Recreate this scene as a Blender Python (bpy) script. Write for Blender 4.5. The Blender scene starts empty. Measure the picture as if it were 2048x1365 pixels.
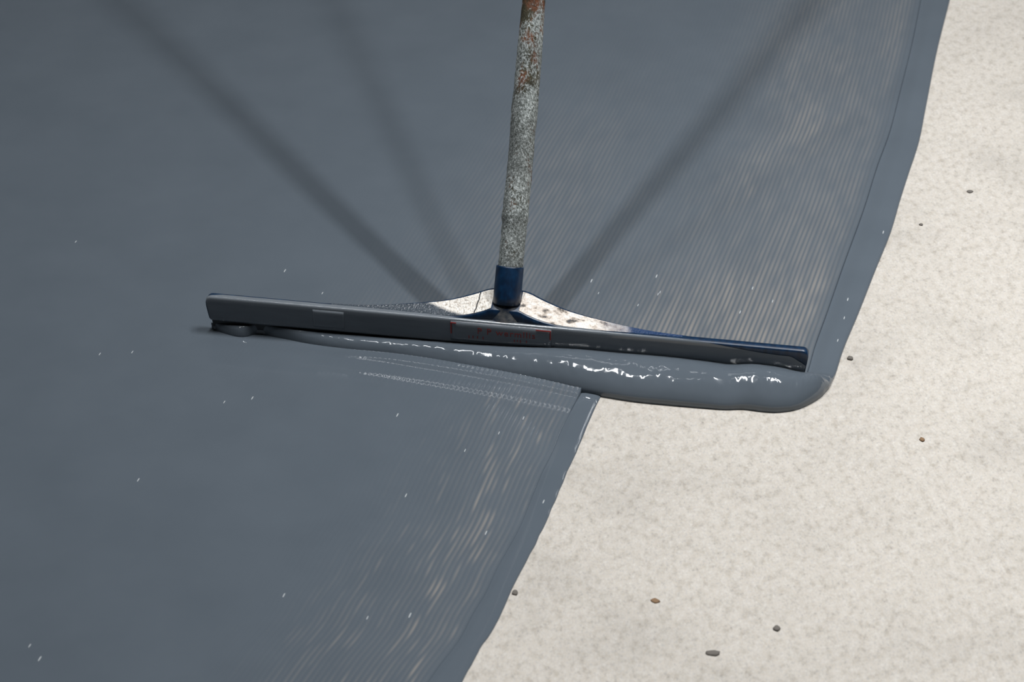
import bpy, math, random
import numpy as np
from mathutils import Vector, Matrix

random.seed(7)
R = math.radians
S = bpy.context.scene
COL = S.collection

# ------------------------------------------------------------------ camera
PITCH = R(33.0); DIST = 3.02; LENS = 85.0
FPX = LENS / 36.0 * 2048
CAM = np.array([0.0, -DIST * math.cos(PITCH), DIST * math.sin(PITCH)])
cd = bpy.data.cameras.new('camera'); cam = bpy.data.objects.new('camera', cd); COL.objects.link(cam)
cd.lens = LENS; cd.sensor_width = 36.0; cd.clip_start = 0.05; cd.clip_end = 100
cam.location = CAM; cam.rotation_euler = (math.pi / 2 - PITCH, 0, 0)
cd.dof.use_dof = True; cd.dof.focus_distance = 3.0; cd.dof.aperture_fstop = 8.0
S.camera = cam

# ------------------------------------------------------------------ world, lamps, exposure
w = bpy.data.worlds.new('world'); S.world = w; w.use_nodes = True
w.node_tree.nodes['Background'].inputs[0].default_value = (0.9, 0.95, 1.0, 1)
w.node_tree.nodes['Background'].inputs[1].default_value = 0.05
S.view_settings.view_transform = 'Standard'; S.view_settings.look = 'None'
S.view_settings.exposure = 0.0; S.view_settings.gamma = 1.0
S.view_settings.use_curve_mapping = False

def lamp(name, loc, power, sx, sy, rotz=0.0, color=(0.98, 1.0, 1.02), spread=180):
    ld = bpy.data.lights.new(name, 'AREA'); ld.shape = 'RECTANGLE'; ld.size = sx; ld.size_y = sy
    ld.energy = power; ld.color = color; ld.spread = R(spread)
    o = bpy.data.objects.new(name, ld); COL.objects.link(o)
    o.location = loc; o.rotation_euler = (0, 0, rotz)
    return o
H = 3.4                                                     # rows of narrow tube lamps under the hall ceiling
lamp('ceiling_lamp', (0.385 * H, 0.0, H), 26, 0.085, 0.9, R(30), spread=84)  # beam narrowed so the film falls darker towards the left
lamp('ceiling_lamp', (-0.135 * H, 0.0, H), 53, 0.085, 0.9, R(-25))
lamp('ceiling_lamp', (0.225 * H, 0.0, H), 26, 0.085, 0.9, R(13))
lamp('ceiling_lamp', (-0.29 * H, 0.0, H), 9, 0.085, 0.9, R(-40))
lamp('ceiling_lamp', (-0.08, 0.10 * H, H), 1.3, 0.55, 0.02)
lamp('ceiling_lamp', (-0.30, 0.55 * H, H), 3, 1.2, 0.04)
lamp('ceiling_lamp', (-0.60, 0.66 * H, H), 4, 1.9, 0.03)
lamp('ceiling_lamp', (2.5, 4.1, H), 4, 2.0, 0.05)

# ------------------------------------------------------------------ helpers
FWD = np.array([0, math.cos(PITCH), -math.sin(PITCH)])
UPV = np.array([0, math.sin(PITCH), math.cos(PITCH)])
def G(px, py):
    """the floor point (metres) surveyed at a point of the 2048 x 1365 frame"""
    d = FWD + np.array([(px - 1024.0) / FPX, 0, 0]) + UPV * ((682.5 - py) / FPX)
    t = -CAM[2] / d[2]
    return CAM + d * t
def interp(lst, x):
    a = np.array(lst, float); i = np.argsort(a[:, 0])
    return np.interp(x, a[i, 0], a[i, 1])
def smooth(xs, ys, x):
    """Catmull-Rom style interpolation through points"""
    xs = np.asarray(xs, float); ys = np.asarray(ys, float)
    m = np.gradient(ys, xs)
    i = np.clip(np.searchsorted(xs, x) - 1, 0, len(xs) - 2)
    h = xs[i + 1] - xs[i]; t = np.clip((x - xs[i]) / h, -1.5, 2.0)
    tc = np.clip(t, 0, 1)
    r = ((2 * tc**3 - 3 * tc**2 + 1) * ys[i] + (tc**3 - 2 * tc**2 + tc) * h * m[i]
         + (-2 * tc**3 + 3 * tc**2) * ys[i + 1] + (tc**3 - tc**2) * h * m[i + 1])
    return r + np.where(t < 0, t * h * m[0], 0) + np.where(t > 1, (t - 1) * h * m[-1], 0)
def vnoise(x, y, seed=0):
    rng = np.random.RandomState(seed); T = rng.rand(256, 256)
    x = np.asarray(x, float); y = np.asarray(y, float)
    xi = np.floor(x).astype(int); yi = np.floor(y).astype(int)
    fx = x - xi; fy = y - yi; fx = fx * fx * (3 - 2 * fx); fy = fy * fy * (3 - 2 * fy)
    g = lambda a, b: T[a % 256, b % 256]
    return ((g(xi, yi) * (1 - fx) + g(xi + 1, yi) * fx) * (1 - fy)
            + (g(xi, yi + 1) * (1 - fx) + g(xi + 1, yi + 1) * fx) * fy)
def sstep(a, b, x):
    t = np.clip((np.asarray(x, float) - a) / (b - a), 0, 1); return t * t * (3 - 2 * t)

def link(name, me, mat=None, parent=None, smooth_shade=True):
    o = bpy.data.objects.new(name, me); COL.objects.link(o)
    if mat: me.materials.append(mat)
    if parent: o.parent = parent
    if smooth_shade: me.polygons.foreach_set('use_smooth', [True] * len(me.polygons))
    return o
def mesh(name, v, f):
    me = bpy.data.meshes.new(name); me.from_pydata([tuple(map(float, p)) for p in v], [], f); me.update(); return me
def grid_faces(nr, nc, wrap=False):
    f = []
    for r in range(nr - 1):
        for c in range(nc if wrap else nc - 1):
            c2 = (c + 1) % nc
            f.append((r * nc + c, r * nc + c2, (r + 1) * nc + c2, (r + 1) * nc + c))
    return f
def grid_obj(name, P, mat, parent=None, attr=None, flip=False):
    nr, nc = P.shape[:2]
    idx = np.arange(nr * nc).reshape(nr, nc)
    q = np.stack([idx[:-1, :-1], idx[:-1, 1:], idx[1:, 1:], idx[1:, :-1]], -1).reshape(-1, 4)
    if flip: q = q[:, ::-1]
    me = bpy.data.meshes.new(name)
    me.vertices.add(nr * nc); me.vertices.foreach_set('co', P.reshape(-1).astype(np.float32))
    me.loops.add(q.size); me.loops.foreach_set('vertex_index', q.reshape(-1).astype(np.int32))
    me.polygons.add(len(q)); me.polygons.foreach_set('loop_start', np.arange(0, q.size, 4, dtype=np.int32))
    me.update(calc_edges=True)
    if attr is not None:
        a = me.attributes.new('bare', 'FLOAT', 'POINT'); a.data.foreach_set('value', attr.reshape(-1).astype(np.float32))
    return link(name, me, mat, parent)
def rings_obj(name, rings, mat, parent=None, cap=True, smooth_shade=True):
    n = len(rings[0]); v = [p for r in rings for p in r]; f = grid_faces(len(rings), n, True)
    if cap:
        f.append(tuple(range(n))[::-1]); f.append(tuple(range((len(rings) - 1) * n, len(rings) * n)))
    me = mesh(name, v, f)
    import bmesh
    bm = bmesh.new(); bm.from_mesh(me); bmesh.ops.recalc_face_normals(bm, faces=bm.faces); bm.to_mesh(me); bm.free()
    return link(name, me, mat, parent, smooth_shade)
def empty(name, loc, rz=0):
    o = bpy.data.objects.new(name, None); COL.objects.link(o); o.location = loc; o.rotation_euler = (0, 0, rz)
    o.empty_display_size = 0.1; return o

# ------------------------------------------------------------------ materials
def srgb(r, g, b):
    f = lambda c: (c / 255 / 12.92) if c <= 10 else ((c / 255 + 0.055) / 1.055) ** 2.4
    return (f(r), f(g), f(b), 1)
class M:
    def __init__(s, name, rough=0.5, color=(0.5, 0.5, 0.5, 1)):
        s.m = bpy.data.materials.new(name); s.m.use_nodes = True; s.t = s.m.node_tree
        s.b = s.t.nodes['Principled BSDF']; s.b.inputs['Roughness'].default_value = rough
        s.b.inputs['Base Color'].default_value = color
    def n(s, t, **k):
        x = s.t.nodes.new(t)
        for a, v in k.items():
            if a.startswith('i_'): x.inputs[a[2:].replace('_', ' ')].default_value = v
            else: setattr(x, a, v)
        return x
    def l(s, a, b): s.t.links.new(a, b)
    def co(s, scale=(1, 1, 1), rot=(0, 0, 0)):
        c = s.n('ShaderNodeTexCoord'); mp = s.n('ShaderNodeMapping')
        mp.inputs['Scale'].default_value = scale; mp.inputs['Rotation'].default_value = rot
        s.l(c.outputs['Object'], mp.inputs['Vector']); return mp.outputs['Vector']
    def noise(s, vec, scale, detail=3, rough=0.55):
        x = s.n('ShaderNodeTexNoise'); x.inputs['Scale'].default_value = scale
        x.inputs['Detail'].default_value = detail; x.inputs['Roughness'].default_value = rough
        s.l(vec, x.inputs['Vector']); return x.outputs['Fac']
    def ramp(s, fac, stops, interp='LINEAR'):
        x = s.n('ShaderNodeValToRGB'); x.color_ramp.interpolation = interp
        e = x.color_ramp.elements
        while len(e) < len(stops): e.new(0.5)
        for i, (p, c) in enumerate(stops):
            e[i].position = p; e[i].color = c if not isinstance(c, (int, float)) else (c, c, c, 1)
        s.l(fac, x.inputs['Fac']); return x.outputs['Color']
    def mix(s, fac, a, b):
        x = s.n('ShaderNodeMix', data_type='RGBA')
        for sock, v in ((x.inputs[0], fac), (x.inputs[6], a), (x.inputs[7], b)):
            if isinstance(v, (tuple, float, int)): sock.default_value = v if sock.type != 'RGBA' or isinstance(v, tuple) else W4(v)
            else: s.l(v, sock)
        return x.outputs[2]
    def math(s, op, a, b=0.0):
        x = s.n('ShaderNodeMath', operation=op)
        for sock, v in ((x.inputs[0], a), (x.inputs[1], b)):
            if isinstance(v, (float, int)): sock.default_value = v
            else: s.l(v, sock)
        return x.outputs[0]
    def base(s, c): s.l(c, s.b.inputs['Base Color'])
    def bump(s, h, strength=0.3, dist=0.001):
        x = s.n('ShaderNodeBump'); x.inputs['Strength'].default_value = strength; x.inputs['Distance'].default_value = dist
        s.l(h, x.inputs['Height']); s.l(x.outputs['Normal'], s.b.inputs['Normal'])

W4 = lambda v: (v, v, v, 1)
# concrete: pale warm screed with fine sandy speckle and a few darker mottles
mc = M('pale_concrete', 0.85)
v0 = mc.co((1, 0.62, 1), (0, 0, R(-16)))
fine = mc.noise(v0, 340, 3, 0.6); mid = mc.noise(v0, 105, 4, 0.62); big = mc.noise(mc.co(), 5.5, 5, 0.6)
c1 = mc.ramp(fine, [(0.28, srgb(146, 141, 135)), (0.42, srgb(190, 186, 182)), (0.5, srgb(200, 189, 174)), (0.58, srgb(198, 194, 188)), (0.74, srgb(224, 219, 210))])
c2 = mc.ramp(mid, [(0.30, srgb(154, 145, 132)), (0.48, srgb(197, 190, 180)), (0.70, srgb(214, 208, 200))])
cm = mc.mix(0.5, c1, c2)
cb = mc.ramp(big, [(0.30, W4(0.76)), (0.5, W4(0.90)), (0.7, W4(0.94))])
mul = mc.n('ShaderNodeMix', data_type='RGBA', blend_type='MULTIPLY'); mul.inputs[0].default_value = 1
mc.l(cm, mul.inputs[6]); mc.l(cb, mul.inputs[7])
vo = mc.n('ShaderNodeTexVoronoi'); vo.inputs['Scale'].default_value = 42; mc.l(v0, vo.inputs['Vector'])
spot = mc.ramp(vo.outputs['Distance'], [(0.05, W4(1)), (0.13, W4(0))])
gate = mc.ramp(mc.noise(mc.co(), 60, 2), [(0.60, W4(0)), (0.70, W4(1))])
sp = mc.math('MULTIPLY', spot, gate); sp = mc.math('MULTIPLY', sp, 0.55)
mc.base(mc.mix(sp, mul.outputs[2], srgb(112, 98, 82)))
mc.bump(fine, 0.25, 0.0008)

# wet grey floor coating; where the film is scraped thin the pale floor shows through
def coating(name, rough):
    m = M(name, rough); m.b.inputs['IOR'].default_value = 1.48
    a = m.n('ShaderNodeAttribute', attribute_name='bare')
    n = m.noise(m.co(), 9, 3); g = m.ramp(n, [(0.3, srgb(85, 93, 101)), (0.7, srgb(89, 97, 105))])
    m.base(m.mix(a.outputs['Fac'], g, srgb(168, 158, 146)))
    return m.m
M_film = coating('wet_grey_coating', 0.06)
M_roll = coating('wet_grey_paint_roll', 0.07)

mb = M('navy_plastic', 0.38)
n = mb.noise(mb.co((1, 1, 0.35)), 160, 4)
mb.base(mb.ramp(n, [(0.35, srgb(1, 26, 50)), (0.6, srgb(3, 40, 70)), (0.8, srgb(22, 62, 90))]))
mb.bump(n, 0.15, 0.0006)
mrub = M('dark_rubber', 0.45, srgb(30, 33, 36))
mcoat = M('grey_paint_on_frame', 0.12)
n = mcoat.noise(mcoat.co((0.2, 1, 1)), 90, 3)
mcoat.base(mcoat.ramp(n, [(0.3, srgb(102, 108, 114)), (0.7, srgb(112, 118, 124))]))
mred = M('red_print', 0.5, srgb(150, 34, 26))
mredd = M('smeared_red_print', 0.4, srgb(140, 50, 44))

# dried pale paint on the bracket wings
md = M('dried_white_paint', 0.6)
vd = md.co()
blot = md.noise(md.co((0.6, 1, 1), (0, 0, R(30))), 85, 5, 0.65)
sepx = md.n('ShaderNodeSeparateXYZ'); md.l(vd, sepx.inputs[0])
right = md.ramp(sepx.outputs['X'], [(0.0, W4(0)), (0.02, W4(1))])
cw = md.ramp(md.noise(vd, 260, 4), [(0.28, srgb(176, 164, 150)), (0.5, srgb(242, 235, 225)), (0.8, srgb(250, 246, 240))])
cr = md.ramp(blot, [(0.30, srgb(40, 52, 68)), (0.36, srgb(110, 102, 94)), (0.44, srgb(224, 210, 196)), (0.55, srgb(248, 242, 234))])
cmix = md.mix(right, cw, cr)
ax = md.math('ABSOLUTE', sepx.outputs['X'])
edge = md.math('ADD', ax, md.math('MULTIPLY', md.noise(vd, 70, 4), 0.05))
fade_r = md.ramp(edge, [(0.135, W4(0)), (0.185, W4(1))])
wetm = md.math('SUBTRACT', md.math('ADD', ax, md.math('MULTIPLY', md.noise(vd, 160, 3), 0.010)), md.math('MULTIPLY', sepx.outputs['Y'], 2.6))
fade_l = md.ramp(wetm, [(0.056, W4(0)), (0.066, W4(1))])
md.base(md.mix(md.mix(right, fade_l, fade_r), cmix, md.mix(right, srgb(66, 74, 82), srgb(20, 52, 92))))
# the wet left tip of the wing is glossy and pitted
md.l(md.ramp(md.mix(right, fade_l, W4(0.0)), [(0, W4(0.6)), (1, W4(0.12))]), md.b.inputs['Roughness'])
md.bump(md.noise(md.co((1, 0.6, 1)), 420, 2), 1.0, 0.0024)

# handle: weathered wood crusted with pale flecks
mp_ = M('crusted_wood', 0.75)
vp = mp_.co((1, 1, 0.55)); cr1 = mp_.noise(vp, 480, 3, 0.7); cr2 = mp_.noise(mp_.co((1, 1, 0.4)), 42, 4, 0.6)
wood = mp_.ramp(mp_.noise(mp_.co((1, 1, 0.25)), 60, 4), [(0.30, srgb(40, 42, 28)), (0.48, srgb(74, 68, 48)), (0.60, srgb(122, 72, 44)), (0.75, srgb(70, 80, 72))])
crust = mp_.ramp(cr1, [(0.33, srgb(62, 66, 60)), (0.44, srgb(124, 130, 127)), (0.54, srgb(156, 162, 160)), (0.66, srgb(214, 220, 219))])
sz = mp_.n('ShaderNodeSeparateXYZ'); mp_.l(mp_.co(), sz.inputs[0])
hz = mp_.ramp(sz.outputs['Z'], [(0.26, W4(0.0)), (0.41, W4(1.0))])
msk = mp_.math('ADD', cr2, mp_.math('MULTIPLY', mp_.math('SUBTRACT', cr1, 0.5), 0.5))
msk = mp_.math('SUBTRACT', msk, mp_.math('MULTIPLY', hz, 0.17))
mk = mp_.ramp(msk, [(0.31, W4(0)), (0.43, W4(1))])
dk = mp_.ramp(mp_.noise(mp_.co((1, 1, 0.5)), 28, 3), [(0.35, W4(0.55)), (0.58, W4(1.0))])
mm = mp_.n('ShaderNodeMix', data_type='RGBA', blend_type='MULTIPLY'); mm.inputs[0].default_value = 1
mp_.l(mp_.mix(mk, wood, crust), mm.inputs[6]); mp_.l(dk, mm.inputs[7]); mp_.base(mm.outputs[2]); mp_.bump(cr1, 0.8, 0.0022)
mgrit = M('dark_grit', 0.9, srgb(104, 99, 93)); mgritb = M('brown_grit', 0.9, srgb(130, 104, 78))

# ------------------------------------------------------------------ floor
fl = mesh('floor', [(-6, -5, 0), (6, -5, 0), (6, 4.6, 0), (-6, 4.6, 0)], [(0, 1, 2, 3)])
fo = link('floor', fl, mc.m, None, False); fo['kind'] = 'structure'; fo['label'] = 'pale sandy concrete floor'

# the hall around it (outside the frame): plain walls and ceiling
mwall = M('painted_hall_wall', 0.8, (0.30, 0.31, 0.32, 1)); mdoor = M('dark_hall_wall', 0.8, (0.10, 0.104, 0.11, 1)); mceil = M('hall_ceiling', 0.9, (0.45, 0.45, 0.45, 1))
def wall(name, q, mat):
    o = link(name, mesh(name, q, [(0, 1, 2, 3)]), mat.m, None, False); o['kind'] = 'structure'
X0, X1, Y0, Y1, ZC = -6.0, 6.0, -5.0, 4.6, 3.9
wall('wall_back', [(X0, Y1, 0), (X1, Y1, 0), (X1, Y1, ZC), (X0, Y1, ZC)], mwall)
wall('wall_front', [(X0, Y0, 0), (X0, Y0, ZC), (X1, Y0, ZC), (X1, Y0, 0)], mdoor)
wall('wall_left', [(X0, Y0, 0), (X0, Y1, 0), (X0, Y1, ZC), (X0, Y0, ZC)], mwall)
wall('wall_right', [(X1, Y0, 0), (X1, Y0, ZC), (X1, Y1, ZC), (X1, Y1, 0)], mwall)
wall('ceiling', [(X0, Y0, ZC), (X0, Y1, ZC), (X1, Y1, ZC), (X1, Y0, ZC)], mceil)

# ------------------------------------------------------------------ surveyed lines
cont = lambda px: 662 + 0.093 * (px - 428)                 # where the rubber blade meets the floor
BL, BR = G(428, cont(428)), G(1606, cont(1606))
U = (BR - BL) / np.linalg.norm(BR - BL); NF = np.array([U[1], -U[0], 0.0])   # along the blade, towards the front
BC = G(1010, cont(1010)); YAW = math.atan2(U[1], U[0])
lx = lambda px: float(np.dot(G(px, cont(px)) - BC, U))
XL, XR = lx(428), lx(1606)
# inner edge of the smooth strip of the fresh pass, and its outer edge (frame points, by row)
E_in = [(1605, 772), (1615, 745.5), (1627, 703), (1653, 629.5), (1685, 537), (1729, 415), (1754, 335), (1778, 269), (1797, 196), (1825.6, 79), (1841, 0), (1885, -260), (1905, -420)]
E_out = [(1661.5, 773), (1668.5, 757), (1685, 706), (1716.6, 629.5), (1751, 542), (1782.6, 463), (1801, 400), (1814.5, 357.6), (1838, 285), (1852, 215), (1874.7, 101), (1900, 0), (1955, -260), (1980, -420)]
F_in = [(1195, 734), (1159, 794), (1142, 825), (1120.5, 868), (1105, 907), (1084.6, 948), (1061, 1005), (1038, 1061), (1016, 1102), (995, 1139), (971, 1190), (944, 1235), (920, 1281), (872, 1345), (800, 1460), (760, 1530)]
F_out = [(1236, 734), (1200.5, 796), (1179, 843.6), (1160.5, 888.7), (1142, 927.7), (1127.7, 962.6), (1105, 1016), (1078, 1075), (1053.7, 1123), (1027, 1173.8), (1005.6, 1222), (977.5, 1275), (960, 1299.5), (938.8, 1339.6), (890, 1430), (830, 1530)]
def xat(lst, py):
    a = np.array(sorted(lst, key=lambda p: p[1])); return smooth(a[:, 1], a[:, 0], py)
toe_pts = [(420, 660), (444, 669), (497, 676.5), (506, 673.5), (556, 680), (614, 693), (692, 706), (778, 717), (932, 742.6), (1028, 760), (1108, 776.7), (1160, 788.5), (1200, 795), (1267, 805.6), (1330, 812), (1400, 818), (1450, 821.5), (1487, 821), (1524, 825.5), (1552, 827), (1580, 824.5)]
top_pts = [(428, 649), (536, 655), (634, 664), (778, 675), (860, 681), (962, 688), (1020, 691), (1153, 696), (1236, 703), (1320, 710), (1413, 720), (1459, 725.7), (1505, 725.7), (1561, 733), (1606, 744)]

# ------------------------------------------------------------------ the wet coating
coat = empty('wet_coating', (0, 0, 0))
coat['label'] = 'wet grey floor coating spread over the concrete with combed ridges'; coat['category'] = 'coating'
Z0 = 0.0024; PITCHR = 0.0062

def toe_w(x):                                               # front reach of the roll at blade position x
    px = np.array([p[0] for p in toe_pts], float)
    pts = np.array([G(*p) for p in toe_pts]) - BC
    return np.interp(x, pts @ U, pts @ NF, left=0.0, right=0.0)

def film(name, edge, rows_px, fine_w, ridge, wave, gully=1.6, lip=0.0022):
    E = np.array([G(xat(edge, py), py) for py in rows_px])
    uf = np.arange(0, fine_w, PITCHR / 7); uc = np.linspace(fine_w, 1.7, 60)[1:]
    u = np.concatenate([[-0.0002], uf, uc])
    Pm = E[:, None, :] - u[None, :, None] * U[None, None, :]
    dv = np.concatenate([[0], np.cumsum(np.linalg.norm(np.diff(E, axis=0), axis=1))])
    UU, VV = np.meshgrid(u, dv)
    wob = 0.0006 * (vnoise(UU * 60, VV * 6, 3) - 0.5)
    ph = 0.5 + 0.5 * np.cos(2 * math.pi * (UU + wob) / PITCHR)
    amp, bare = ridge(UU, VV)
    z = Z0 + amp * (ph ** 2 - 0.35) + wave(Pm)
    z = z + lip * sstep(0.016, 0.0, UU); z[:, 0] = 0.0
    Pm[..., 2] = z
    b = bare * (1 - ph ** gully)
    b *= 0.45 + 1.1 * vnoise(UU / PITCHR, VV * 30, 11)
    return grid_obj(name, Pm, M_film, coat, np.clip(b, 0, 1), flip=True)

def ridge_new(u, v):
    inside = sstep(0.735, 0.60, u)
    a = 0.00042 * inside * (0.25 + 0.75 * sstep(0.62, 0.20, u)) * (0.35 + 0.65 * np.exp(-v / 0.9))
    band = sstep(0.0, 0.025, u) * sstep(0.32, 0.06, u)
    patch = 0.45 + 0.55 * sstep(0.30, 0.72, vnoise(u * 9 + v * 1.3, v * 3.0, 5) * 0.65 + vnoise(u * 30, v * 9, 6) * 0.35)
    b = 0.40 * band * patch * (0.45 + 0.55 * np.exp(-v / 0.55)) + 0.14 * inside * sstep(0.70, 0.3, u) * np.exp(-v / 0.25)
    # thin browner drift further back behind the middle of the blade
    b += 0.10 * np.exp(-((u - 0.42) / 0.10) ** 2 - ((v - 0.42) / 0.28) ** 2)
    return a, b
def ridge_old(u, v):
    a = 0.00026 * sstep(0.30, 0.08, u) + 0.00008 * sstep(0.80, 0.5, u) * np.exp(-v / 0.15)
    band = sstep(-0.002, 0.008, u) * sstep(0.16 + 0.10 * np.clip(v, 0, 1), 0.03, u)
    patch = sstep(0.42, 0.80, vnoise(u * 22, v * 5 + u * 3, 15) * 0.35 + vnoise(np.round(u / PITCHR - 0.5) * 7.31, v * 30, 16) * 0.65)
    return a, 0.36 * band * (0.22 + 0.84 * patch) * sstep(0.03, 0.12, v)
def nowave(P): return 0.0
def bow(P):
    q = P - BC; x = q @ U; d = q @ NF - toe_w(x)
    s = sstep(XL + 0.03, XL + 0.30, x)
    dd = np.clip(d, 0, None)
    return s * (0.0016 * np.exp(-dd / 0.006) + 0.0026 * sstep(0.019, 0.008, dd) + 0.0022 * sstep(0.050, 0.038, dd))
rows_new = np.concatenate([np.linspace(771.5, 500, 150), np.linspace(498, -420, 190)])
film('combed_film', E_in, rows_new, 0.78, ridge_new, nowave)
rows_old = np.concatenate([np.linspace(733.35, 860, 110), np.linspace(862, 1530, 180)])
film('earlier_film', F_in, rows_old, 0.60, ridge_old, bow, 0.7, 0.0001)

# paint roll pushed in front of the blade, wrapping round its right end
RP = np.array([(0, 1.0), (0.08, 1.10), (0.22, 1.25), (0.38, 1.33), (0.54, 1.30), (0.70, 1.14), (0.84, 0.88), (0.945, 0.58), (1.0, 0.28), (0.985, 0.0)])
def sweep(name, inner, outer, hi, blend, mat, pw=4.2, groove=0.55, g0=0.25, M_=30, nz=0.0, seed=1):
    """blend 0: full rolled-over paint bead; 1: low flat strip with a rounded outer edge and a drop at the inner one"""
    cl = np.concatenate([[0], np.cumsum(np.linalg.norm(np.diff(RP * [1, 0.6], axis=0), axis=1))]); cl /= cl[-1]
    t = np.linspace(0, 1, M_); rs = smooth(cl, RP[:, 0], t); rz = smooth(cl, RP[:, 1], t)
    s2 = t ** 0.9; s2[-4:] = [0.965, 0.985, 0.996, 1.0]; z2 = np.clip(1 - s2 ** pw, 0, 1) ** (1 / pw) * (g0 + (1 - g0) * sstep(0, groove, s2))
    P = np.zeros((len(inner), M_ + 1, 3))
    for k in range(len(inner)):
        bl = blend[k]; s = rs * (1 - bl) + s2 * bl; z = hi[k] * (rz * (1 - bl) + z2 * bl)
        pt = inner[k] + s[:, None] * (outer[k] - inner[k])
        if nz:
            lump = 0.6 * vnoise(np.full_like(s, k * 0.030), s * 2, seed) + 0.25 * vnoise(np.full_like(s, k * 0.11), s * 5, seed + 1) + 0.15 * vnoise(np.full_like(s, k * 0.45), s * 9, seed + 2)
            z = z * (1 + nz * min(1.0, (len(inner) - 1 - k) / 25) * (lump - 0.5) * np.sin(np.pi * t))
        P[k, 1:, :2] = pt[:, :2]; P[k, 1:, 2] = z
        P[k, 0, :2] = inner[k][:2]; P[k, 0, 2] = 0 if bl > 0.5 else z[0]
    return grid_obj(name, P, mat, coat, np.zeros((len(inner), M_ + 1)), flip=True)

inn, out, hh, bb = [], [], [], []
for px in np.linspace(424, 1580, 340):
    c = G(px, cont(px)); t = G(px, smooth([p[0] for p in toe_pts], [p[1] for p in toe_pts], px))
    h = (cont(px) - smooth([p[0] for p in top_pts], [p[1] for p in top_pts], px)) / 1343.0
    inn.append(c + NF * 0.001); out.append(t); hh.append(max(h, 0.004) * 0.98); bb.append(0.0)
fan = [(1580, 824.5), (1600, 819.5), (1617, 812), (1633, 803), (1645, 794), (1652, 786), (1658, 779), (1661.5, 773)]
fa = np.array(fan); tt = np.linspace(0, 1, len(fan)); h_end = hh[-1]
for t in np.linspace(0.02, 1, 70):
    o = G(smooth(tt, fa[:, 0], t), smooth(tt, fa[:, 1], t))
    px0 = 1580 + 24 * min(1, t * 2); i0 = G(px0, cont(px0)) + NF * 0.001
    inn.append(i0 + (G(xat(E_in, 773), 773) - i0) * sstep(0.55, 1, t)); out.append(o)
    hh.append(h_end * (1 - 0.22 * t) * (1 - 0.30 * sstep(0.7, 1, t))); bb.append(0.25 * t)
sweep('paint_roll', inn, out, hh, bb, M_roll, M_=44, nz=0.15, seed=4)
# smooth raised strip left along the open edge of the fresh pass
rows = np.concatenate([np.linspace(773, 740, 60), np.linspace(739, 700, 25), np.linspace(697, -420, 200)])
ii = np.array([G(xat(E_in, r), r) for r in rows]); oo = np.array([G(xat(E_out, r), r) for r in rows])
ii[0] = inn[-1]; oo[0] = out[-1]
hs = 0.0046 + (hh[-1] - 0.0046) * sstep(750, 773, rows); bs = np.maximum(0.25, sstep(773, 752, rows))
sweep('edge_strip', ii, oo, hs, bs, M_film, M_=44)
rows = np.linspace(745, 1530, 260)
ii = np.array([G(xat(F_in, r), r) for r in rows]); oo = np.array([G(xat(F_out, r), r) for r in rows])
jit = 0.0011 * (vnoise(rows * 0.055, rows * 0, 21) - 0.5)
oo[:, 0] += jit
sweep('earlier_edge_strip', ii, oo, np.full(len(rows), 0.0032), np.ones(len(rows)), M_film, pw=3.2, groove=0.3, g0=0.70)

# glints on the wet film, painted as pale flecks drawn along the comb direction
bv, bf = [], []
def add_glint(c, r):
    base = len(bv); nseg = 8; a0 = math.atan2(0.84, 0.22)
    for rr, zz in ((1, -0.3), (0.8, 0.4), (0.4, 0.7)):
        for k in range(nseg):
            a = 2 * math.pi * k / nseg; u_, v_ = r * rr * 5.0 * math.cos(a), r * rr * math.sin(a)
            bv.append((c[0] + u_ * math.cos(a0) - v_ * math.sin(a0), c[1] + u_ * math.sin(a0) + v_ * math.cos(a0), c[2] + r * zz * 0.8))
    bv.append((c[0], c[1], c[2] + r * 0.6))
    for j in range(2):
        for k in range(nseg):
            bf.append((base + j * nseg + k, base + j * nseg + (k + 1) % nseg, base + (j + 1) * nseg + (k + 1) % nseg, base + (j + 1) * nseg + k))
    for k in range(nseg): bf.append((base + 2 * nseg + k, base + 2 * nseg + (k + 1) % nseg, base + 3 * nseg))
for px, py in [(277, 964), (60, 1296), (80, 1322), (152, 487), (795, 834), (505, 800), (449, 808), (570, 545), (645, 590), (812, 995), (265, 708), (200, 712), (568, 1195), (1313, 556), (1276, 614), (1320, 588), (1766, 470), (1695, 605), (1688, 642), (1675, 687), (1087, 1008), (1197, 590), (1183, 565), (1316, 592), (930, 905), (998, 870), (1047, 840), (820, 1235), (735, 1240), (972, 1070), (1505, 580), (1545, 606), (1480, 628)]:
    g = G(px, py); add_glint((g[0], g[1], Z0 + (0.002 if px > 1650 else 0.0003)), 0.0006 + 0.0004 * random.random())
bo = link('painted_glint', mesh('painted_glint', bv, bf), M('pale_glint', 0.4, srgb(176, 180, 182)).m, coat); bo['kind'] = 'stuff'

# ------------------------------------------------------------------ the squeegee
SQ = empty('floor_squeegee', (BC[0], BC[1], 0), YAW)
SQ['label'] = 'wide navy floor squeegee on a crusted wooden pole, pushing wet grey paint'; SQ['category'] = 'squeegee'
ZB, ZT = 0.020, 0.0535
def xs_with_ends(x0, x1, r):
    a = [x0 + r * (1 - math.cos(t)) for t in np.linspace(0, math.pi / 2, 9)]
    b = [x1 - r * (1 - math.cos(t)) for t in np.linspace(math.pi / 2, 0, 9)]
    return a + list(np.linspace(x0 + r, x1 - r, 42))[1:-1] + b
def topk(x, x0, x1, r):                                     # rounded upper corners of the frame
    d = min(x - x0, x1 - x)
    if d >= r: return 1.0
    return 1 - (r - math.sqrt(max(0, r * r - (r - d) ** 2))) / (ZT - ZB)
def slant(x, z): return x * (1 + 0.010 * (z - 0.03) / 0.03)
FX0, FX1 = XL - 0.004, XR + 0.002
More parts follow.
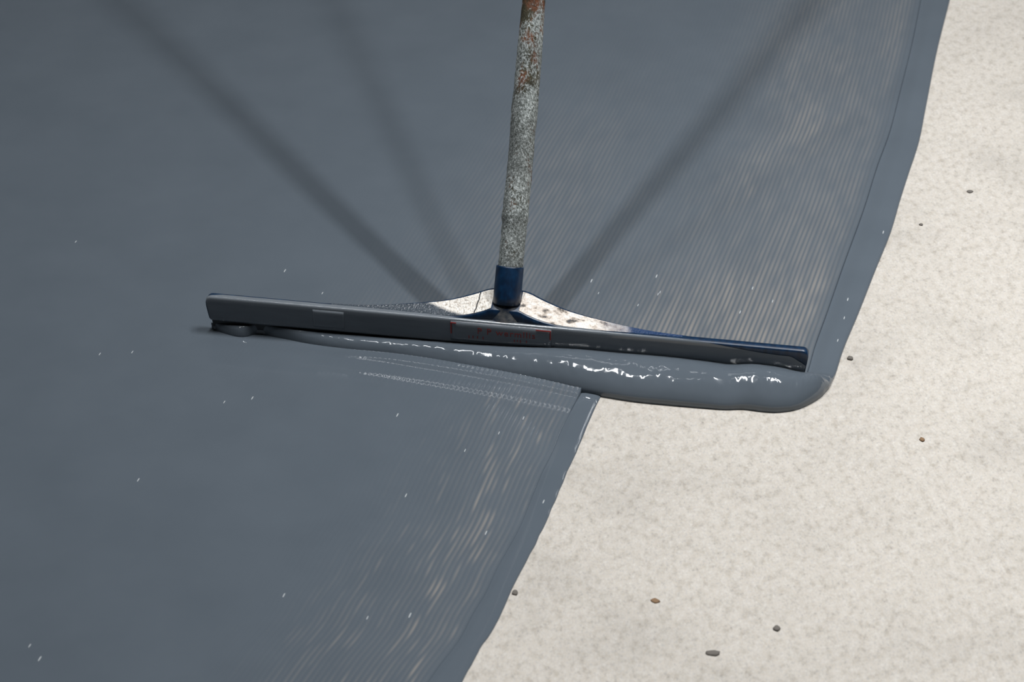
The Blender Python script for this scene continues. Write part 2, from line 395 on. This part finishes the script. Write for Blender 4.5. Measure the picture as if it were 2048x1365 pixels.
prof = [(-0.0035, ZB), (-0.0050, ZB + 0.003), (-0.0056, ZB + 0.008), (-0.0064, ZB + 0.016), (-0.0068, ZB + 0.024), (-0.0068, ZB + 0.030), (-0.0064, ZT - 0.0012), (-0.0056, ZT), (-0.0005, ZT + 0.0004), (0.0040, ZT), (0.0050, ZT - 0.002), (0.0052, ZB + 0.015), (0.0046, ZB)]
rings = []
for x in xs_with_ends(FX0, FX1, 0.009):
    k = topk(x, FX0, FX1, 0.009)
    rings.append([(slant(x, ZB + (z - ZB) * k), y, ZB + (z - ZB) * k) for y, z in prof])
rings_obj('frame', rings, mb.m, SQ)
frame = bpy.data.objects['frame']
# rubber blade with a toothed lower edge
rb = []
teeth = int((XR - XL) / PITCHR)
for i in range(teeth * 2 + 1):
    x = XL + (XR - XL) * i / (teeth * 2); zb = 0.0006 if i % 2 == 0 else 0.0030
    rb.append([(x, -0.0022, 0.026), (x, 0.0022, 0.026), (x, 0.0022, zb + 0.001), (x, 0.0, zb), (x, -0.0022, zb + 0.001)])
rings_obj('rubber_blade', rb, mrub.m, SQ, smooth_shade=False)
# wet paint clinging to the front of the frame and blade
cx = np.linspace(FX0 + 0.0015, FX1 - 0.001, 500)
cp = [(-0.0028, 0.004), (-0.0028, 0.0182), (-0.0054, 0.0203), (-0.0061, 0.0270), (-0.0070, 0.0350), (-0.0074, 0.0430), (-0.0074, 0.0505), (-0.0066, 0.0540), (-0.0050, 0.0547), (0.0005, 0.0548)]
cpa = np.array(cp); sl = np.concatenate([[0], np.cumsum(np.linalg.norm(np.diff(cpa, axis=0), axis=1))])
P = np.zeros((len(cx), 34, 3))
for i, x in enumerate(cx):
    top = sl[-1] - 0.004 * sstep(-0.20, -0.05, x) * 0 - 0.0050 * sstep(0.06, 0.14, x) - 0.0110 * sstep(0.20, 0.345, x) - 0.010 * sstep(0.345, FX1, x)
    top -= 0.004 * sstep(XL + 0.02, XL, x)
    ss = np.linspace(0, top, 34)
    y = smooth(sl, cpa[:, 0], ss); z = smooth(sl, cpa[:, 1], ss)
    k = topk(min(max(x, FX0 + 0.001), FX1 - 0.0005), FX0, FX1, 0.009)
    z = np.where(z > ZB, ZB + (z - ZB) * min(k, 1), z)
    rip = 0.00012 * math.sin(2 * math.pi * x / 0.0056) * sstep(-0.20, -0.26, x) * np.exp(-((z - 0.024) / 0.006) ** 2)
    y = y - rip - 0.0003 * (vnoise(np.full_like(z, x * 18), z * 20, 8) - 0.5)
    P[i, :, 0] = slant(x, z); P[i, :, 1] = y; P[i, :, 2] = z
grid_obj('paint_coat', P, mcoat.m, frame, np.zeros((len(cx), 34)), flip=True)

# bracket: hub, and two wings sloping down to the frame
ax_ = [0.017, 0.026, 0.037, 0.052, 0.069, 0.09, 0.115, 0.15, 0.19, 0.225]
zr_ = [0.0800, 0.0785, 0.0748, 0.0700, 0.0652, 0.0618, 0.0592, 0.0562, 0.0542, 0.0535]
br_ = [0.0330, 0.0320, 0.0295, 0.0265, 0.0235, 0.0195, 0.0155, 0.0105, 0.0065, 0.0050]
zf_ = [0.0705, 0.0660, 0.0618, 0.0575, 0.0548, 0.0540, 0.0538, 0.0536, 0.0535, 0.0530]
bf_ = [-0.002, -0.0025, -0.003, -0.003, -0.003, -0.003, -0.003, -0.002, -0.001, 0.0]
xs = np.linspace(0.0, 0.225, 60)
fz = lambda x: smooth(ax_, zr_, np.maximum(x, 0.017)); fb = lambda x: smooth(ax_, br_, np.maximum(x, 0.017))
gz = lambda x: smooth(ax_, zf_, np.maximum(x, 0.017)); gb = lambda x: smooth(ax_, bf_, np.maximum(x, 0.017))
allx = np.concatenate([-xs[::-1], xs[1:]])
rings = []
for x in allx:
    a = abs(x); zr, b, zf, f = fz(a), fb(a), gz(a), gb(a)
    th = 0.0035
    rings.append([(x, f, 0.0500), (x, f - 0.0005, zf - 0.0008), (x, f + 0.0006, zf), (x, f + (b - f) * 0.45, zf + (zr - zf) * 0.36),
                  (x, b - 0.001, zr), (x, b, zr - 0.0005), (x, b, max(zr - th - 0.004, 0.0495)), (x, f + (b - f) * 0.5, 0.0490)])
rings_obj('bracket', rings, mb.m, SQ)
brk = bpy.data.objects['bracket']
for sg in (-1, 1):
    X = np.linspace(0.0175, 0.218, 120); Q = np.zeros((120, 14, 3))
    for i, a in enumerate(X):
        zr, b, zf, f = fz(a), fb(a), gz(a), gb(a)
        t = np.linspace(0.04, 0.93, 14)
        q = np.interp(t, [0, 0.45, 1], [0, 0.36, 1])
        Q[i, :, 0] = sg * a; Q[i, :, 1] = f + 0.0006 + (b - 0.0016 - f) * t; Q[i, :, 2] = zf + (zr - zf) * q + 0.0006
        Q[i, :, 2] += 0.0003 * (vnoise(np.full(14, a * 300), t * 5, 30 + sg) - 0.5)
    o = grid_obj('dried_paint', Q, md.m, brk, np.zeros((120, 14)), flip=(sg < 0))
    o['label'] = 'clean white dried paint with a dark crack' if sg < 0 else 'blotchy white dried paint with dark stains'
# crack across the left wing's dried paint
ck = []
for t in np.linspace(0.05, 0.92, 10):
    a = 0.038 - 0.004 * t + 0.0005 * math.sin(t * 17); zr, b, zf, f = fz(a), fb(a), gz(a), gb(a)
    y = f + 0.0006 + (b - 0.0016 - f) * t; z = zf + (zr - zf) * np.interp(t, [0, 0.45, 1], [0, 0.36, 1]) + 0.0011
    ck.append([(-a - 0.0007, y, z), (-a, y, z + 0.0003), (-a + 0.0007, y, z), (-a, y, z - 0.0004)])
rings_obj('crack', ck, mrub.m, brk)

# pole axis
AX = Matrix.Rotation(-YAW, 3, 'Z') @ Vector((0.0905, 0.455, 0.886)).normalized()
A0 = Vector((0.0, 0.012, 0.0700))
q = Vector((0, 0, 1)).rotation_difference(AX)
def tube(name, stations, mat, parent, n=36, inner=None):
    rings = []
    for t, r, off in stations:
        c = A0 + AX * t + q @ Vector((off[0], off[1], 0))
        rings.append([c + q @ Vector((r(k) * math.cos(2 * math.pi * k / n), r(k) * math.sin(2 * math.pi * k / n), 0)) for k in range(n)])
    return rings_obj(name, rings, mat, parent)
cst = lambda v: (lambda k: v)
Z = (0, 0)
so = tube('socket', [(0.0, cst(0.0160), Z), (0.0005, cst(0.0172), Z), (0.010, cst(0.0172), Z), (0.046, cst(0.0170), Z), (0.0475, cst(0.0166), Z), (0.0475, cst(0.0150), Z), (0.036, cst(0.0148), Z)], mb.m, SQ, 48)
# hub boss under the socket, flaring into the bracket front
hb = []
for t in np.linspace(0, 1, 12):
    rx = 0.0162 + 0.010 * (1 - t) ** 1.5; ry = 0.0140 + 0.0015 * (1 - t); z = 0.0535 + 0.0195 * t; yc = 0.0095 + 0.002 * t
    hb.append([(rx * math.cos(a), yc + ry * math.sin(a), z) for a in np.linspace(0, 2 * math.pi, 40, endpoint=False)])
mhub = M('worn_navy_plastic', 0.5)
nn = mhub.noise(mhub.co(), 90, 5)
mhub.base(mhub.ramp(nn, [(0.36, srgb(8, 38, 68)), (0.52, srgb(96, 100, 104)), (0.75, srgb(150, 146, 142))]))
rings_obj('hub', hb, mhub.m, brk)

# wooden pole: slightly crooked, knotty, crusted
st = []
for t in np.arange(0.034, 2.0, 0.006):
    knot = 0.0010 * math.exp(-((t - 0.108) / 0.008) ** 2) + 0.0009 * math.exp(-((t - 0.235) / 0.02) ** 2) - 0.0012 * math.exp(-((t - 0.1015) / 0.0022) ** 2)
    base = 0.0150 + 0.0006 * math.sin(t * 9) - 0.0010 * float(sstep(0.25, 0.45, t)) + knot
    seed = t
    def rad(k, base=base, t=t):
        a = 2 * math.pi * k / 36
        return base + 0.0011 * float(vnoise(2.2 * math.cos(a) + 40, t * 28 + 2.2 * math.sin(a), 50) - 0.5) + 0.0011 * (float(vnoise(9 * math.cos(a) + t * 150, t * 210 + 9 * math.sin(a), 51)) - 0.5)
    st.append((t, rad, (0.0016 * math.sin(t * 7 + 0.5) - 0.0008, 0.001 * math.sin(t * 5))))
pole = tube('pole', st, mp_.m, SQ)

# label plates moulded on the frame
def front_y(z): return float(np.interp(z, [c[1] for c in cp[1:]], [c[0] for c in cp[1:]]))
def plate(x0, x1, z0, z1, mat, raise_=0.0012):
    zs = np.linspace(z0, z1, 9); rr = []
    for x in np.concatenate([[x0], np.linspace(x0 + 0.0008, x1 - 0.0008, 20), [x1]]):
        e = 0.0 if x in (x0, x1) else raise_
        rr.append([(x, front_y(z) - (e if 0 < j < 8 else e * 0.3), z) for j, z in enumerate(zs)] + [(x, front_y(z) + 0.0012, z) for z in zs[::-1]])
    return rings_obj('label_plate', rr, mat, SQ)
PX0, PX1 = lx(904), lx(1104)
pl = plate(PX0, PX1, 0.0235, 0.0520, mcoat.m, 0.0016)
pl['label'] = 'wide moulded label plate with red print, at the middle'
pl2 = plate(lx(631), lx(693), 0.0235, 0.0500, mcoat.m, 0.0008)
pl2['label'] = 'small blank moulded label plate, on the left half'
def strip(pts, wd, mat, parent, name):
    rr = []
    for (x, z) in pts:
        y = front_y(z) - 0.0017
        rr.append([(x, y, z), (x, y - 0.0004, z), (x, y - 0.0004, z), (x, y, z)])
    return rr
def bar(name, x0, z0, x1, z1, mat, parent):
    n = 10; rr = []
    horiz = abs(x1 - x0) > abs(z1 - z0)
    for i in range(n + 1):
        t = i / n
        if horiz:
            x = x0 + (x1 - x0) * t; zs = (z0, z1)
            rr.append([(x, front_y(z) - d, z) for z, d in ((zs[0], 0.0015), (zs[0], 0.0021), (zs[1], 0.0021), (zs[1], 0.0015))])
        else:
            z = z0 + (z1 - z0) * t
            rr.append([(x, front_y(z) - d, z) for x, d in ((x0, 0.0015), (x0, 0.0021), (x1, 0.0021), (x1, 0.0015))])
    return rings_obj(name, rr, mat, parent, smooth_shade=False)
bar('red_border', PX0 + 0.0004, 0.0345, PX0 + 0.0018, 0.0508, mred.m, pl)
bar('red_border', PX0 + 0.0004, 0.0496, PX0 + 0.0075, 0.0510, mred.m, pl)
bar('red_border', PX1 - 0.0190, 0.0496, PX1 - 0.0004, 0.0510, mred.m, pl)
bar('red_border', PX1 - 0.0018, 0.0380, PX1 - 0.0004, 0.0508, mred.m, pl)
# printed words, half covered by paint
def words(txt, x, z, size, mat, name):
    cu = bpy.data.curves.new(name, 'FONT'); cu.body = txt; cu.size = size; cu.extrude = 0.0002; cu.resolution_u = 3; cu.space_character = 1.15
    t = bpy.data.objects.new(name + '_tmp', cu); COL.objects.link(t)
    dg = bpy.context.evaluated_depsgraph_get(); me = bpy.data.meshes.new_from_object(t.evaluated_get(dg))
    bpy.data.objects.remove(t); bpy.data.curves.remove(cu)
    for v in me.vertices:
        zz = z + v.co.y; d = v.co.z
        v.co = (x + v.co.x, front_y(zz) - 0.00175 - d, zz)
    me.name = name
    return link(name, me, mat, pl, False)
words('P P wermllis', lx(957), 0.0375, 0.0125, mredd.m, 'lettering')
# remnants of the second printed row
for i, px in enumerate([940, 948, 957, 968, 1030, 1036, 1042, 1054]):
    xx = lx(px); bar('print_remnant', xx, 0.0295 + 0.0004 * (i % 3), xx + 0.0012, 0.0335, mredd.m, pl)

# ------------------------------------------------------------------ grit on the bare floor
def grit(name, px, py, rx, ry, rz, mat, label, seed):
    g = G(px, py); rng = random.Random(seed); n = 10; rr = []
    for j, (s, z) in enumerate(((0.8, 0.0), (1.0, 0.35), (0.75, 0.8), (0.35, 1.0))):
        rr.append([(s * rx * math.cos(a) * rng.uniform(0.75, 1.2), s * ry * math.sin(a) * rng.uniform(0.75, 1.2), z * rz) for a in [2 * math.pi * k / n for k in range(n)]])
    o = rings_obj(name, rr, mat, None); o.location = (g[0], g[1], 0); o.rotation_euler = (0, 0, rng.uniform(-0.4, 0.1))
    o['label'] = label; o['category'] = 'grit'; o['group'] = 'loose grit on the bare concrete'
grit('grit', 1425, 1308, 0.0085, 0.005, 0.002, mgrit.m, 'long dark grit flake on bare concrete near the bottom edge', 1)
grit('grit', 1700, 718, 0.0042, 0.0042, 0.003, mgrit.m, 'dark grit crumb on concrete just beside the paint roll end', 2)
grit('grit', 1940, 384, 0.0045, 0.004, 0.002, mgrit.m, 'dark grit crumb on the upper right concrete', 3)
grit('grit', 1842, 450, 0.0028, 0.003, 0.002, mgrit.m, 'tiny dark grit crumb beside the fresh coating edge', 4)
grit('grit', 1844, 880, 0.0030, 0.0045, 0.002, mgritb.m, 'small brown grit crumb right of the squeegee end', 5)
grit('grit', 1553, 1258, 0.0038, 0.0048, 0.002, mgrit.m, 'round dark grit crumb above and right of the long flake', 6)
grit('grit', 1310, 1203, 0.0050, 0.0045, 0.0015, mgritb.m, 'brownish grit crumb above and left of the long flake', 7)
grit('grit', 1030, 1187, 0.0035, 0.0050, 0.002, mgrit.m, 'dark grit crumb touching the lower coating edge', 8)
